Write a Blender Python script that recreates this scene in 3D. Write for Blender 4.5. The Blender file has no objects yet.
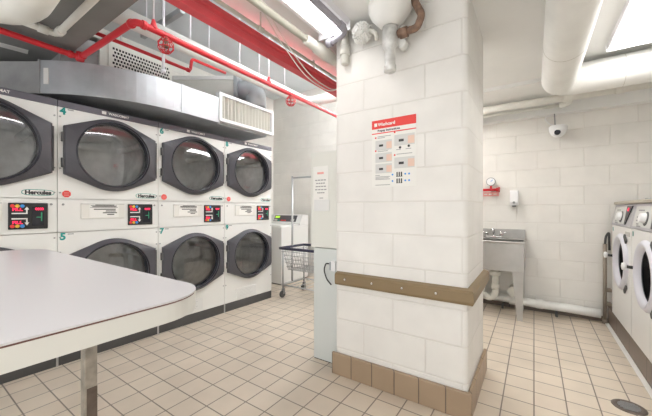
import bpy, bmesh, math, random
from mathutils import Vector, Matrix
random.seed(7)
PI = math.pi
SC = bpy.context.scene
COL = SC.collection

# ------------------------------------------------------------------ camera
cam_d = bpy.data.cameras.new('camera')
cam_d.sensor_width = 36.0
cam_d.lens = 36.0 * 306.0 / 652.0
cam_d.shift_y = 1.0 / 652.0
cam_d.clip_start = 0.02
cam = bpy.data.objects.new('camera', cam_d)
COL.objects.link(cam)
cam.location = (0, 0, 1.15)
cam.rotation_euler = (PI / 2, 0, math.radians(34.2))
SC.camera = cam

# ------------------------------------------------------------------ world and exposure
world = bpy.data.worlds.new('world')
SC.world = world
world.use_nodes = True
wb = world.node_tree.nodes['Background']
wb.inputs[0].default_value = (0.96, 0.98, 1.0, 1)
wb.inputs[1].default_value = 1.6
SC.view_settings.view_transform = 'Standard'
SC.view_settings.look = 'None'
SC.view_settings.gamma = 1
SC.view_settings.use_curve_mapping = False
SC.view_settings.exposure = 0.50
LAMP = 13.0      # emission of the fluorescent lenses


# ------------------------------------------------------------------ materials
def new_mat(name):
    m = bpy.data.materials.new(name)
    m.use_nodes = True
    return m, m.node_tree.nodes, m.node_tree.links, m.node_tree.nodes['Principled BSDF']


def mat(name, col, rough=0.5, metal=0.0, var=0.0, scale=8.0, bump=0.0, bscale=60.0, coat=0.0, emit=None, estr=1.0):
    m, N, L, p = new_mat(name)
    p.inputs['Base Color'].default_value = (*col, 1)
    p.inputs['Roughness'].default_value = rough
    p.inputs['Metallic'].default_value = metal
    if coat:
        p.inputs['Coat Weight'].default_value = coat
        p.inputs['Coat Roughness'].default_value = 0.08
    tc = N.new('ShaderNodeTexCoord')
    if var:
        n = N.new('ShaderNodeTexNoise')
        n.inputs['Scale'].default_value = scale
        n.inputs['Detail'].default_value = 5
        L.new(tc.outputs['Object'], n.inputs['Vector'])
        r = N.new('ShaderNodeValToRGB')
        r.color_ramp.elements[0].position = 0.3
        r.color_ramp.elements[1].position = 0.7
        r.color_ramp.elements[0].color = (*[c * (1 - var) for c in col], 1)
        r.color_ramp.elements[1].color = (*[min(1, c * (1 + var)) for c in col], 1)
        L.new(n.outputs['Fac'], r.inputs['Fac'])
        L.new(r.outputs['Color'], p.inputs['Base Color'])
    if bump:
        n2 = N.new('ShaderNodeTexNoise')
        n2.inputs['Scale'].default_value = bscale
        L.new(tc.outputs['Object'], n2.inputs['Vector'])
        b = N.new('ShaderNodeBump')
        b.inputs['Strength'].default_value = bump
        b.inputs['Distance'].default_value = 0.004
        L.new(n2.outputs['Fac'], b.inputs['Height'])
        L.new(b.outputs['Normal'], p.inputs['Normal'])
    if emit:
        p.inputs['Emission Color'].default_value = (*emit, 1)
        p.inputs['Emission Strength'].default_value = estr
    return m


def block_mat(name, col, mortar, x0, rough=0.55):
    """painted concrete block, 0.405 x 0.2025 m courses"""
    m, N, L, p = new_mat(name)
    p.inputs['Roughness'].default_value = rough
    g = N.new('ShaderNodeNewGeometry')
    s = N.new('ShaderNodeSeparateXYZ')
    L.new(g.outputs['Position'], s.inputs[0])
    a = N.new('ShaderNodeMath'); a.operation = 'ADD'
    L.new(s.outputs['X'], a.inputs[0]); L.new(s.outputs['Y'], a.inputs[1])
    a2 = N.new('ShaderNodeMath'); a2.operation = 'ADD'; a2.inputs[1].default_value = x0
    L.new(a.outputs[0], a2.inputs[0])
    b = N.new('ShaderNodeMath'); b.operation = 'ADD'; b.inputs[1].default_value = 0.02 + 0.2025 * 40
    L.new(s.outputs['Z'], b.inputs[0])
    c = N.new('ShaderNodeCombineXYZ')
    L.new(a2.outputs[0], c.inputs[0]); L.new(b.outputs[0], c.inputs[1])
    t = N.new('ShaderNodeTexBrick')
    t.offset = 0.5
    t.inputs['Scale'].default_value = 1.0
    t.inputs['Brick Width'].default_value = 0.405
    t.inputs['Row Height'].default_value = 0.2025
    t.inputs['Mortar Size'].default_value = 0.006
    t.inputs['Mortar Smooth'].default_value = 0.6
    t.inputs['Bias'].default_value = 0
    t.inputs['Color1'].default_value = (*col, 1)
    t.inputs['Color2'].default_value = (*[k * 0.975 for k in col], 1)
    t.inputs['Mortar'].default_value = (*mortar, 1)
    L.new(c.outputs[0], t.inputs['Vector'])
    n = N.new('ShaderNodeTexNoise'); n.inputs['Scale'].default_value = 5; n.inputs['Detail'].default_value = 6
    L.new(g.outputs['Position'], n.inputs['Vector'])
    mr = N.new('ShaderNodeMapRange')
    mr.inputs['From Min'].default_value = 0.3; mr.inputs['From Max'].default_value = 0.7
    mr.inputs['To Min'].default_value = 0.95; mr.inputs['To Max'].default_value = 1.03
    L.new(n.outputs['Fac'], mr.inputs['Value'])
    mx = N.new('ShaderNodeMix'); mx.data_type = 'RGBA'; mx.blend_type = 'MULTIPLY'
    mx.inputs['Factor'].default_value = 1
    L.new(t.outputs['Color'], mx.inputs['A'])
    L.new(mr.outputs['Result'], mx.inputs['B'])
    L.new(mx.outputs['Result'], p.inputs['Base Color'])
    inv = N.new('ShaderNodeMath'); inv.operation = 'SUBTRACT'; inv.inputs[0].default_value = 1
    L.new(t.outputs['Fac'], inv.inputs[1])
    n2 = N.new('ShaderNodeTexNoise'); n2.inputs['Scale'].default_value = 90
    L.new(g.outputs['Position'], n2.inputs['Vector'])
    ma = N.new('ShaderNodeMath'); ma.operation = 'MULTIPLY_ADD'; ma.inputs[1].default_value = 0.08
    L.new(n2.outputs['Fac'], ma.inputs[0]); L.new(inv.outputs[0], ma.inputs[2])
    bp = N.new('ShaderNodeBump'); bp.inputs['Strength'].default_value = 0.65; bp.inputs['Distance'].default_value = 0.004
    L.new(ma.outputs[0], bp.inputs['Height'])
    L.new(bp.outputs['Normal'], p.inputs['Normal'])
    return m


def tile_mat(name, c1, c2, grout, w, hgt, ox, oy, mortar=0.004, rough=0.4, vert=False):
    m, N, L, p = new_mat(name)
    p.inputs['Roughness'].default_value = rough
    g = N.new('ShaderNodeNewGeometry')
    s = N.new('ShaderNodeSeparateXYZ')
    L.new(g.outputs['Position'], s.inputs[0])
    a = N.new('ShaderNodeMath'); a.operation = 'ADD'; a.inputs[1].default_value = ox
    b = N.new('ShaderNodeMath'); b.operation = 'ADD'; b.inputs[1].default_value = oy
    if vert:
        q = N.new('ShaderNodeMath'); q.operation = 'ADD'
        L.new(s.outputs['X'], q.inputs[0]); L.new(s.outputs['Y'], q.inputs[1])
        L.new(q.outputs[0], a.inputs[0]); L.new(s.outputs['Z'], b.inputs[0])
    else:
        L.new(s.outputs['X'], a.inputs[0]); L.new(s.outputs['Y'], b.inputs[0])
    c = N.new('ShaderNodeCombineXYZ')
    L.new(a.outputs[0], c.inputs[0]); L.new(b.outputs[0], c.inputs[1])
    t = N.new('ShaderNodeTexBrick')
    t.offset = 0.0
    t.inputs['Scale'].default_value = 1
    t.inputs['Brick Width'].default_value = w
    t.inputs['Row Height'].default_value = hgt
    t.inputs['Mortar Size'].default_value = mortar
    t.inputs['Mortar Smooth'].default_value = 0.25
    t.inputs['Color1'].default_value = (*c1, 1)
    t.inputs['Color2'].default_value = (*c2, 1)
    t.inputs['Mortar'].default_value = (*grout, 1)
    L.new(c.outputs[0], t.inputs['Vector'])
    n = N.new('ShaderNodeTexNoise'); n.inputs['Scale'].default_value = 3; n.inputs['Detail'].default_value = 7
    L.new(g.outputs['Position'], n.inputs['Vector'])
    mr = N.new('ShaderNodeMapRange')
    mr.inputs['From Min'].default_value = 0.3; mr.inputs['From Max'].default_value = 0.7
    mr.inputs['To Min'].default_value = 0.9; mr.inputs['To Max'].default_value = 1.06
    L.new(n.outputs['Fac'], mr.inputs['Value'])
    mx = N.new('ShaderNodeMix'); mx.data_type = 'RGBA'; mx.blend_type = 'MULTIPLY'
    mx.inputs['Factor'].default_value = 1
    L.new(t.outputs['Color'], mx.inputs['A']); L.new(mr.outputs['Result'], mx.inputs['B'])
    L.new(mx.outputs['Result'], p.inputs['Base Color'])
    inv = N.new('ShaderNodeMath'); inv.operation = 'SUBTRACT'; inv.inputs[0].default_value = 1
    L.new(t.outputs['Fac'], inv.inputs[1])
    bp = N.new('ShaderNodeBump'); bp.inputs['Strength'].default_value = 0.5; bp.inputs['Distance'].default_value = 0.004
    L.new(inv.outputs[0], bp.inputs['Height'])
    L.new(bp.outputs['Normal'], p.inputs['Normal'])
    return m


def glass_mat(name, tint, base=0.12, rough=0.03, ior=1.5):
    """door pane: see-through with a mirror-like sheen"""
    m, N, L, p = new_mat(name)
    N.remove(p)
    out = N['Material Output']
    tr = N.new('ShaderNodeBsdfTransparent'); tr.inputs[0].default_value = (*tint, 1)
    gl = N.new('ShaderNodeBsdfGlossy'); gl.inputs['Roughness'].default_value = rough
    gl.inputs['Color'].default_value = (0.9, 0.9, 0.92, 1)
    fr = N.new('ShaderNodeFresnel'); fr.inputs[0].default_value = ior
    ad = N.new('ShaderNodeMath'); ad.operation = 'ADD'; ad.inputs[1].default_value = base; ad.use_clamp = True
    L.new(fr.outputs[0], ad.inputs[0])
    mx = N.new('ShaderNodeMixShader')
    L.new(ad.outputs[0], mx.inputs[0]); L.new(tr.outputs[0], mx.inputs[1]); L.new(gl.outputs[0], mx.inputs[2])
    L.new(mx.outputs[0], out.inputs[0])
    return m


def lamp_mat(name, col, strength):
    m, N, L, p = new_mat(name)
    p.inputs['Base Color'].default_value = (0.9, 0.9, 0.9, 1)
    p.inputs['Emission Color'].default_value = (*col, 1)
    p.inputs['Emission Strength'].default_value = strength
    return m


M = {}
M['wall'] = block_mat('painted_block', (0.81, 0.785, 0.735), (0.77, 0.742, 0.69), 0.02)
M['pillar'] = block_mat('painted_pillar_block', (0.85, 0.832, 0.795), (0.80, 0.778, 0.735), -0.885)
M['floor'] = tile_mat('quarry_tile', (0.70, 0.61, 0.50), (0.66, 0.57, 0.465), (0.24, 0.20, 0.165), 0.158, 0.155, 1.58, 3.25 - 0.155 * 0.96774)
M['base_tile'] = tile_mat('base_tile', (0.40, 0.295, 0.20), (0.35, 0.255, 0.17), (0.16, 0.12, 0.09), 0.152, 0.5, -0.628 + 1.52, 0.2, rough=0.35, vert=True)
M['plinth'] = tile_mat('plinth_tile', (0.20, 0.155, 0.125), (0.17, 0.135, 0.11), (0.05, 0.04, 0.035), 0.45, 0.5, 0.1, 0.2, rough=0.4, vert=True)
M['ceiling'] = mat('ceiling_paint', (0.87, 0.87, 0.85), 0.8, var=0.04, scale=2)
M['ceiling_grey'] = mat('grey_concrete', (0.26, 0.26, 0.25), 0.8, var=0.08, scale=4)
M['ceiling_blue'] = mat('recess_paint', (0.70, 0.73, 0.745), 0.8, var=0.06, scale=2)
M['enamel'] = mat('white_enamel', (0.80, 0.80, 0.77), 0.32, var=0.015, scale=3)
M['washer_white'] = mat('washer_enamel', (0.82, 0.82, 0.80), 0.3)
M['cream'] = mat('cream_enamel', (0.80, 0.78, 0.70), 0.35)
M['charcoal'] = mat('charcoal_plastic', (0.078, 0.076, 0.088), 0.42, bump=0.15, bscale=300)
M['strip'] = mat('slate_strip', (0.13, 0.125, 0.15), 0.4)
M['black_gloss'] = mat('dark_rim', (0.022, 0.022, 0.03), 0.2)
M['black'] = mat('black_plastic', (0.02, 0.02, 0.022), 0.4)
M['kick'] = mat('kick_plate', (0.075, 0.075, 0.075), 0.45, var=0.1)
M['drum'] = mat('drum_steel', (0.74, 0.75, 0.75), 0.5, 0.15, var=0.15, scale=12)
M['glass'] = glass_mat('door_glass', (0.90, 0.92, 0.93), 0.13)
M['glass_dark'] = glass_mat('washer_glass', (0.30, 0.31, 0.35), 0.03, ior=1.04)
M['galv'] = mat('galvanised_steel', (0.48, 0.50, 0.52), 0.42, 0.6, var=0.12, scale=6)
M['galv_dull'] = mat('dull_galvanised', (0.36, 0.36, 0.36), 0.55, 0.4, var=0.12, scale=9)
M['steel'] = mat('stainless_steel', (0.44, 0.43, 0.41), 0.42, 0.75, var=0.06, scale=10)
M['stub_paint'] = mat('weathered_zinc', (0.66, 0.66, 0.64), 0.45, 0.25, var=0.25, scale=22)
M['chrome'] = mat('chrome', (0.75, 0.75, 0.76), 0.12, 1.0)
M['scuffed'] = mat('scuffed_chrome', (0.50, 0.49, 0.46), 0.3, 0.9, var=0.35, scale=18)
M['wire'] = mat('zinc_wire', (0.55, 0.56, 0.57), 0.35, 0.8)
M['red'] = mat('red_pipe_paint', (0.68, 0.030, 0.042), 0.35)
M['red_beam'] = mat('red_beam_paint', (0.72, 0.085, 0.10), 0.45, var=0.08, scale=5)
M['white_pipe'] = mat('white_insulation', (0.86, 0.86, 0.83), 0.6, var=0.04, scale=6, bump=0.15, bscale=25)
M['cream_pipe'] = mat('cream_pipe_paint', (0.78, 0.77, 0.71), 0.5, var=0.04)
M['olive_pipe'] = mat('putty_pipe_paint', (0.50, 0.49, 0.42), 0.5)
M['violet_pipe'] = mat('grey_conduit_paint', (0.36, 0.35, 0.40), 0.45)
M['rust'] = mat('rusty_brass', (0.28, 0.18, 0.13), 0.5, 0.4, var=0.45, scale=30)
M['laminate'] = mat('white_laminate', (0.74, 0.73, 0.75), 0.28, coat=0.15)
M['edge'] = mat('laminate_edge', (0.80, 0.80, 0.76), 0.4)
M['brown_line'] = mat('brown_core', (0.18, 0.08, 0.06), 0.6)
M['rail'] = mat('brown_vinyl', (0.24, 0.17, 0.088), 0.4, var=0.05)
M['paper'] = mat('paper', (0.86, 0.85, 0.81), 0.7)
M['ink'] = mat('dark_ink', (0.05, 0.05, 0.05), 0.7)
M['grey_ink'] = mat('grey_ink', (0.33, 0.33, 0.33), 0.7)
M['pale_ink'] = mat('pale_grey_print', (0.58, 0.58, 0.56), 0.7)
M['print_grey'] = mat('light_grey_print', (0.68, 0.68, 0.66), 0.7)
M['red_ink'] = mat('red_print', (0.80, 0.06, 0.05), 0.55)
M['skin_ink'] = mat('peach_print', (0.82, 0.60, 0.49), 0.7)
M['teal'] = mat('teal_print', (0.0, 0.30, 0.26), 0.5)
M['yellow'] = mat('yellow_print', (0.85, 0.55, 0.06), 0.5)
M['blue'] = mat('blue_print', (0.06, 0.30, 0.72), 0.5)
M['green'] = mat('green_print', (0.03, 0.32, 0.16), 0.5)
M['led'] = mat('red_led', (0.8, 0.02, 0.06), 0.4, emit=(1.0, 0.02, 0.08), estr=1.2)
M['led_green'] = mat('green_led', (0.35, 0.6, 0.05), 0.4, emit=(0.5, 0.9, 0.05), estr=0.6)
M['kiosk'] = mat('kiosk_grey', (0.66, 0.69, 0.67), 0.45, var=0.03, scale=3)
M['kiosk_white'] = mat('kiosk_white', (0.76, 0.76, 0.70), 0.45)
M['plastic_clear'] = mat('frosted_sleeve', (0.80, 0.80, 0.78), 0.25)
M['holder'] = mat('label_holder', (0.78, 0.77, 0.72), 0.3)
M['silver'] = mat('silver_panel', (0.46, 0.45, 0.48), 0.4, 0.25)
M['lavender'] = mat('pale_door_ring', (0.70, 0.70, 0.76), 0.3)
M['taupe'] = mat('taupe_lid', (0.50, 0.45, 0.37), 0.45)
M['navy'] = mat('navy_bumper', (0.035, 0.035, 0.07), 0.5)
M['rubber'] = mat('grey_rubber', (0.09, 0.09, 0.09), 0.6)
M['fixture'] = mat('fixture_white', (0.85, 0.85, 0.88), 0.4)
M['lamp'] = lamp_mat('lamp_lens', (1.0, 0.98, 0.95), LAMP)
M['lamp_soft'] = lamp_mat('soft_lamp_lens', (1.0, 0.98, 0.95), LAMP * 0.6)  # weaker output so the pillar top does not wash out
M['lamp_bright'] = lamp_mat('fill_tube', (0.97, 0.99, 1.0), LAMP * 1.0)  # for the added fill strip in the recess
M['lamp_brightest'] = lamp_mat('bare_tube', (0.97, 0.99, 1.0), LAMP * 3.6)
M['lamp_dim'] = lamp_mat('dim_lamp_lens', (1.0, 0.98, 0.96), LAMP * 0.60)
M['drain'] = mat('drain_iron', (0.18, 0.15, 0.13), 0.45, 0.6, var=0.2, scale=30)
M['dark_hole'] = mat('dark_slot', (0.015, 0.015, 0.015), 0.7)
M['pink'] = mat('pink_tag', (0.85, 0.40, 0.36), 0.6)
M['brown_pipe'] = mat('brown_drain_pipe', (0.30, 0.25, 0.20), 0.5, var=0.15)
M['white_plastic'] = mat('white_plastic', (0.84, 0.84, 0.84), 0.3)


# ------------------------------------------------------------------ mesh helpers
class MB:
    def __init__(s):
        s.bm = bmesh.new()

    def box(s, x0, x1, y0, y1, z0, z1, rot=None, about=None):
        v = [s.bm.verts.new((x, y, z)) for x in (x0, x1) for y in (y0, y1) for z in (z0, z1)]
        for f in ((0, 1, 3, 2), (4, 6, 7, 5), (0, 4, 5, 1), (2, 3, 7, 6), (0, 2, 6, 4), (1, 5, 7, 3)):
            s.bm.faces.new([v[i] for i in f])
        if rot is not None:
            bmesh.ops.rotate(s.bm, verts=v, cent=about or (0, 0, 0), matrix=rot)
        return s

    def tube(s, pts, r, seg=12, closed=False):
        pts = [Vector(p) for p in pts]
        n = len(pts)
        rs = r if isinstance(r, (list, tuple)) else [r] * n
        rings = []
        up = None
        for i, p in enumerate(pts):
            if closed:
                t = (pts[(i + 1) % n] - pts[i - 1]).normalized()
            else:
                a = pts[max(i - 1, 0)]; b = pts[min(i + 1, n - 1)]
                t = (b - a).normalized()
            if up is None:
                up = Vector((0, 0, 1)) if abs(t.z) < 0.9 else Vector((1, 0, 0))
            u = (up - t * up.dot(t)).normalized()
            w = t.cross(u)
            up = u
            rings.append([s.bm.verts.new(p + (u * math.cos(2 * PI * k / seg) + w * math.sin(2 * PI * k / seg)) * rs[i]) for k in range(seg)])
        m = n if closed else n - 1
        for i in range(m):
            A = rings[i]; B = rings[(i + 1) % n]
            for k in range(seg):
                f = s.bm.faces.new((A[k], A[(k + 1) % seg], B[(k + 1) % seg], B[k]))
                f.smooth = True
        if not closed:
            s.bm.faces.new(rings[0][::-1]); s.bm.faces.new(rings[-1])
        return s

    def lathe(s, prof, org=(0, 0, 0), axis='z', seg=32, cap=True):
        """prof: (radius, height) pairs along the axis"""
        o = Vector(org)
        rings = []
        for r, h in prof:
            ring = []
            for k in range(seg):
                c, q = math.cos(2 * PI * k / seg) * r, math.sin(2 * PI * k / seg) * r
                v = {'z': (c, q, h), 'y': (c, h, q), 'x': (h, c, q)}[axis]
                ring.append(s.bm.verts.new(o + Vector(v)))
            rings.append(ring)
        for A, B in zip(rings, rings[1:]):
            for k in range(seg):
                f = s.bm.faces.new((A[k], A[(k + 1) % seg], B[(k + 1) % seg], B[k]))
                f.smooth = True
        if cap:
            s.bm.faces.new(rings[0][::-1]); s.bm.faces.new(rings[-1])
        return s

    def loft(s, rings, cap0=False, cap1=False, smooth=False):
        R = [[s.bm.verts.new(p) for p in ring] for ring in rings]
        n = len(R[0])
        for A, B in zip(R, R[1:]):
            for k in range(n):
                f = s.bm.faces.new((A[k], A[(k + 1) % n], B[(k + 1) % n], B[k]))
                f.smooth = smooth
        if cap0: s.bm.faces.new(R[0][::-1])
        if cap1: s.bm.faces.new(R[-1])
        return s

    def prism(s, poly, z0, z1):
        return s.loft([[(x, y, z0) for x, y in poly], [(x, y, z1) for x, y in poly]], True, True)

    def prism_xz(s, poly, y0, y1):
        return s.loft([[(x, y0, z) for x, z in poly], [(x, y1, z) for x, z in poly]], True, True)

    def prism_yz(s, poly, x0, x1):
        return s.loft([[(x0, y, z) for y, z in poly], [(x1, y, z) for y, z in poly]], True, True)

    def mesh(s, me, mtx):
        t = bmesh.new(); t.from_mesh(me); t.transform(mtx)
        m2 = bpy.data.meshes.new('tmp'); t.to_mesh(m2); t.free()
        s.bm.from_mesh(m2); bpy.data.meshes.remove(m2)
        return s

    def text(s, body, x, z, size, y=0.0, bold=0.0, xscale=1.0, align='CENTER', rotate=0.0, ext=0.0006):
        """lettering on a plane that faces -y"""
        me = text_mesh(body, size, bold, align, ext)
        mtx = Matrix.Translation((x, y, z)) @ Matrix.Rotation(PI / 2, 4, 'X') @ Matrix.Rotation(rotate, 4, 'Z') @ Matrix.Diagonal((xscale, 1, 1, 1))
        return s.mesh(me, mtx)

    def build(s, name, material, parent=None, bevel=0.0, smooth=False, loc=None, rotz=None):
        bmesh.ops.recalc_face_normals(s.bm, faces=s.bm.faces[:])
        if bevel:
            es = [e for e in s.bm.edges if len(e.link_faces) == 2 and e.calc_face_angle(0) > 0.6]
            bmesh.ops.bevel(s.bm, geom=es, offset=bevel, segments=2, profile=0.6, affect='EDGES', clamp_overlap=True)
        me = bpy.data.meshes.new(name)
        s.bm.to_mesh(me); s.bm.free()
        if smooth:
            for f in me.polygons: f.use_smooth = True
        me.materials.append(M[material])
        o = bpy.data.objects.new(name, me)
        COL.objects.link(o)
        if parent: o.parent = parent
        if loc: o.location = loc
        if rotz is not None: o.rotation_euler.z = rotz
        return o


def multi(name, material, parent, items, bevel=0.0):
    """one mesh part per item; every item is a function that fills an MB"""
    for fn in items:
        b_ = MB(); fn(b_); b_.build(name, material, parent, bevel)


_tc = {}
def text_mesh(body, size, bold, align, ext):
    key = (body, size, bold, align, ext)
    if key not in _tc:
        c = bpy.data.curves.new('lettering', 'FONT')
        c.body = body; c.size = size; c.offset = bold; c.extrude = ext
        c.align_x = align; c.align_y = 'CENTER'; c.resolution_u = 3
        o = bpy.data.objects.new('lettering', c)
        COL.objects.link(o)
        dg = bpy.context.evaluated_depsgraph_get()
        me = bpy.data.meshes.new_from_object(o.evaluated_get(dg))
        bpy.data.objects.remove(o)
        _tc[key] = me
    return _tc[key]


def rounded(pts, rad, n=6):
    """round the corners of a 3D polyline"""
    pts = [Vector(p) for p in pts]
    out = [pts[0]]
    for a, b, c in zip(pts, pts[1:], pts[2:]):
        d0 = (a - b); d1 = (c - b)
        r = min(rad, d0.length * 0.49, d1.length * 0.49)
        p0 = b + d0.normalized() * r; p1 = b + d1.normalized() * r
        for k in range(n + 1):
            t = k / n
            out.append((1 - t) ** 2 * p0 + 2 * t * (1 - t) * b + t * t * p1)
    out.append(pts[-1])
    return out


def round_rect(x0, x1, y0, y1, r, n=8):
    """plan outline; r = corner radii (x0y0, x1y0, x1y1, x0y1)"""
    if not isinstance(r, (list, tuple)): r = [r] * 4
    P = []
    for (cx, cy, a0), q in zip(((x0, y0, PI), (x1, y0, 1.5 * PI), (x1, y1, 0), (x0, y1, 0.5 * PI)), r):
        sx = cx + q * (1 if cx == x0 else -1); sy = cy + q * (1 if cy == y0 else -1)
        for k in range(n + 1):
            a = a0 + PI / 2 * k / n
            P.append((sx + q * math.cos(a), sy + q * math.sin(a)))
    return P


def thing(name, label, cat, loc=(0, 0, 0), rotz=0.0, group=None):
    o = bpy.data.objects.new(name, None)
    o.empty_display_size = 0.1
    COL.objects.link(o)
    o.location = loc; o.rotation_euler.z = rotz
    return tag(o, label, cat, group)


def tag(o, label, cat, group=None):
    o['label'] = label; o['category'] = cat
    if group: o['group'] = group
    return o


def struct(o, label, cat):
    o['kind'] = 'structure'; o['label'] = label; o['category'] = cat
    return o


# ================================================================== SETTING
CZ = 2.36          # low ceiling
HZ = 3.2           # recess ceiling
WY = 4.2           # back wall
XL, XR, YN = -4.05, 1.45, -2.4

struct(MB().box(XL - .1, XR + .1, YN, WY + .1, -0.1, 0).build('floor', 'floor'), 'beige square quarry tile floor with dark grout', 'floor')
struct(MB().box(XL - .1, XR + .1, WY, WY + .12, 0, HZ + .1).build('wall_back', 'wall'), 'cream painted concrete block wall behind the sink', 'wall')
struct(MB().box(XL - .12, XL, YN, WY, 0, HZ + .1).build('wall_left', 'wall'), 'painted block wall behind the dryer row', 'wall')
struct(MB().box(XR, XR + .12, YN, WY, 0, HZ + .1).build('wall_right', 'wall'), 'painted block wall behind the front load washers', 'wall')
PITX, PITY = -1.50, 0.855
struct(MB().box(PITX, XR + .1, YN, WY, CZ, HZ + .1).build('ceiling', 'ceiling'), 'low off white ceiling over the pillar and sink side', 'ceiling')
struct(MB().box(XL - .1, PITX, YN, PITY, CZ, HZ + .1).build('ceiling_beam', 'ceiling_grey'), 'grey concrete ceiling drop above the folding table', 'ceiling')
struct(MB().box(XL - .1, PITX, PITY, WY, HZ, HZ + .1).build('ceiling_recess', 'ceiling_blue'), 'high blue grey ceiling above the ducts', 'ceiling')
# soffit along the top of the back wall and a shallow step in the ceiling
struct(MB().box(-1.5, XR, WY - .10, WY, 2.175, CZ).build('trim_1', 'ceiling'), 'pale soffit along the top of the back wall', 'trim')
struct(MB().box(-1.5, XR, 3.45, WY - .10, CZ - .035, CZ).build('trim_2', 'ceiling'), 'shallow step in the ceiling before the back wall', 'trim')

# pillar
PX0, PX1, PY0, PY1 = -1.152, -0.30, 1.82, 2.46
struct(MB().prism(round_rect(PX0, PX1, PY0, PY1, [.012, .03, .03, .012]), 0, CZ).build('wall_pillar', 'pillar'),
       'square white painted block pillar in the middle of the room', 'pillar')
bm = MB()
bm.box(PX0 - .022, PX1 + .022, PY0 - .022, PY0 - .001, 0, .15)
bm.box(PX1 + .001, PX1 + .022, PY0 - .001, PY1 + .0, 0, .15)
struct(bm.build('baseboard_pillar', 'base_tile', bevel=.006), 'brown square tile skirting round the pillar foot', 'baseboard')
# tiled plinth below the right hand washers, with its pale grout bead
struct(MB().box(.62, 1.40, .9, WY - .001, 0, .165).build('trim_3', 'plinth', bevel=.006), 'dark brown tiled plinth under the front load washers', 'trim')
struct(MB().box(.59, .619, .9, WY - .001, 0, .008).build('trim_4', 'paper'), 'pale grout bead along the brown tiled plinth', 'trim')
struct(MB().box(-1.5, .60, WY - .012, WY, 0, .05).build('baseboard_back', 'plinth'), 'dark strip at the foot of the back wall', 'baseboard')

# ================================================================== STACK DRYERS
A = .325; B = .178; RC = .292; RG = .243
def hull_r(th):
    # distance from door centre to the outline: circle RC widened to corners (A, B)
    c, s_ = abs(math.cos(th)), abs(math.sin(th))
    phi = math.atan2(s_, c)
    d = math.hypot(A, B)
    ac = math.atan2(B, A); tang = ac + math.acos(RC / d)
    if phi <= ac: return A / math.cos(phi)
    if phi >= tang: return RC
    return RC / math.cos(tang - phi)
ANG = sorted(set([2 * PI * k / 64 for k in range(64)] + [q for q in (math.atan2(B, A), PI - math.atan2(B, A), PI + math.atan2(B, A), 2 * PI - math.atan2(B, A))]))
def rect_r(th, hx0, hx1, hz0, hz1):
    c, s_ = math.cos(th), math.sin(th)
    t = 1e9
    if c > 1e-9: t = min(t, hx1 / c)
    if c < -1e-9: t = min(t, hx0 / -c)
    if s_ > 1e-9: t = min(t, hz1 / s_)
    if s_ < -1e-9: t = min(t, hz0 / -s_)
    return t
def pol(cx, cz, th, r, y): return (cx + r * math.cos(th), y, cz + r * math.sin(th))

DW = .715
def plate(bm, cx, cz, x0, x1, z0, z1, r, y0, y1):
    corner = [math.atan2(z - cz, x - cx) % (2 * PI) for x in (x0, x1) for z in (z0, z1)]
    an = sorted(set(ANG + corner))
    o = lambda y: [pol(cx, cz, t, rect_r(t, cx - x0, x1 - cx, cz - z0, z1 - cz), y) for t in an]
    i = lambda y: [pol(cx, cz, t, r, y) for t in an]
    bm.loft([i(y1), o(y1), o(y0), i(y0), i(y1)])

def make_door(root, cz, paper=False):
    cx = .3575
    d = MB()
    ring = lambda f, y: [pol(cx, cz, t, f(t), y) for t in ANG]
    mixr = lambda w: (lambda t: hull_r(t) * (1 - w) + .263 * w)
    d.loft([ring(lambda t: RG + .006, .001), ring(hull_r, .001), ring(hull_r, -.024), ring(lambda t: hull_r(t) - .009, -.034),
            ring(mixr(.6), -.046), ring(lambda t: .263, -.056)])
    d.loft([ring(lambda t: .263, -.056), ring(lambda t: RG + .006, -.052), ring(lambda t: RG + .006, .001)])
    door = d.build('door', 'charcoal', root)
    r = MB().lathe([(.2635, -.054), (.262, -.059), (.258, -.061), (.254, -.058), (.248, -.045), (RG + .001, .0)], (cx, 0, cz), 'y', 64, cap=False)
    r.build('rim', 'black_gloss', door)
    g = MB().lathe([(RG + .002, -.006), (.2, -.010), (.1, -.013), (.004, -.014)], (cx, 0, cz), 'y', 48, cap=False)
    g.build('glass', 'glass', door)
    multi('hinge', 'rubber', door, [lambda b, z=z: b.box(.018, .034, -.028, -.004, z - .035, z + .035) for z in (cz - .095, cz + .095)], .003)
    lt = MB().box(A * 2 + .034, A * 2 + .042, -.024, -.004, cz - .16, cz + .16)
    lt.build('gasket', 'red_ink' if False else 'rubber', door)
    # drum seen through the glass
    dr = MB().lathe([(RG + .003, .002), (.30, .05), (.30, .55), (.004, .56)], (cx, 0, cz), 'y', 48, cap=False)
    for k in range(3):
        a = k * 2 * PI / 3 + .5
        c, q = math.cos(a), math.sin(a)
        dr.tube([(cx + .275 * c, .06, cz + .275 * q), (cx + .275 * c, .54, cz + .275 * q)], .03, 8)
    dr.build('drum', 'drum', root)
    return door

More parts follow.
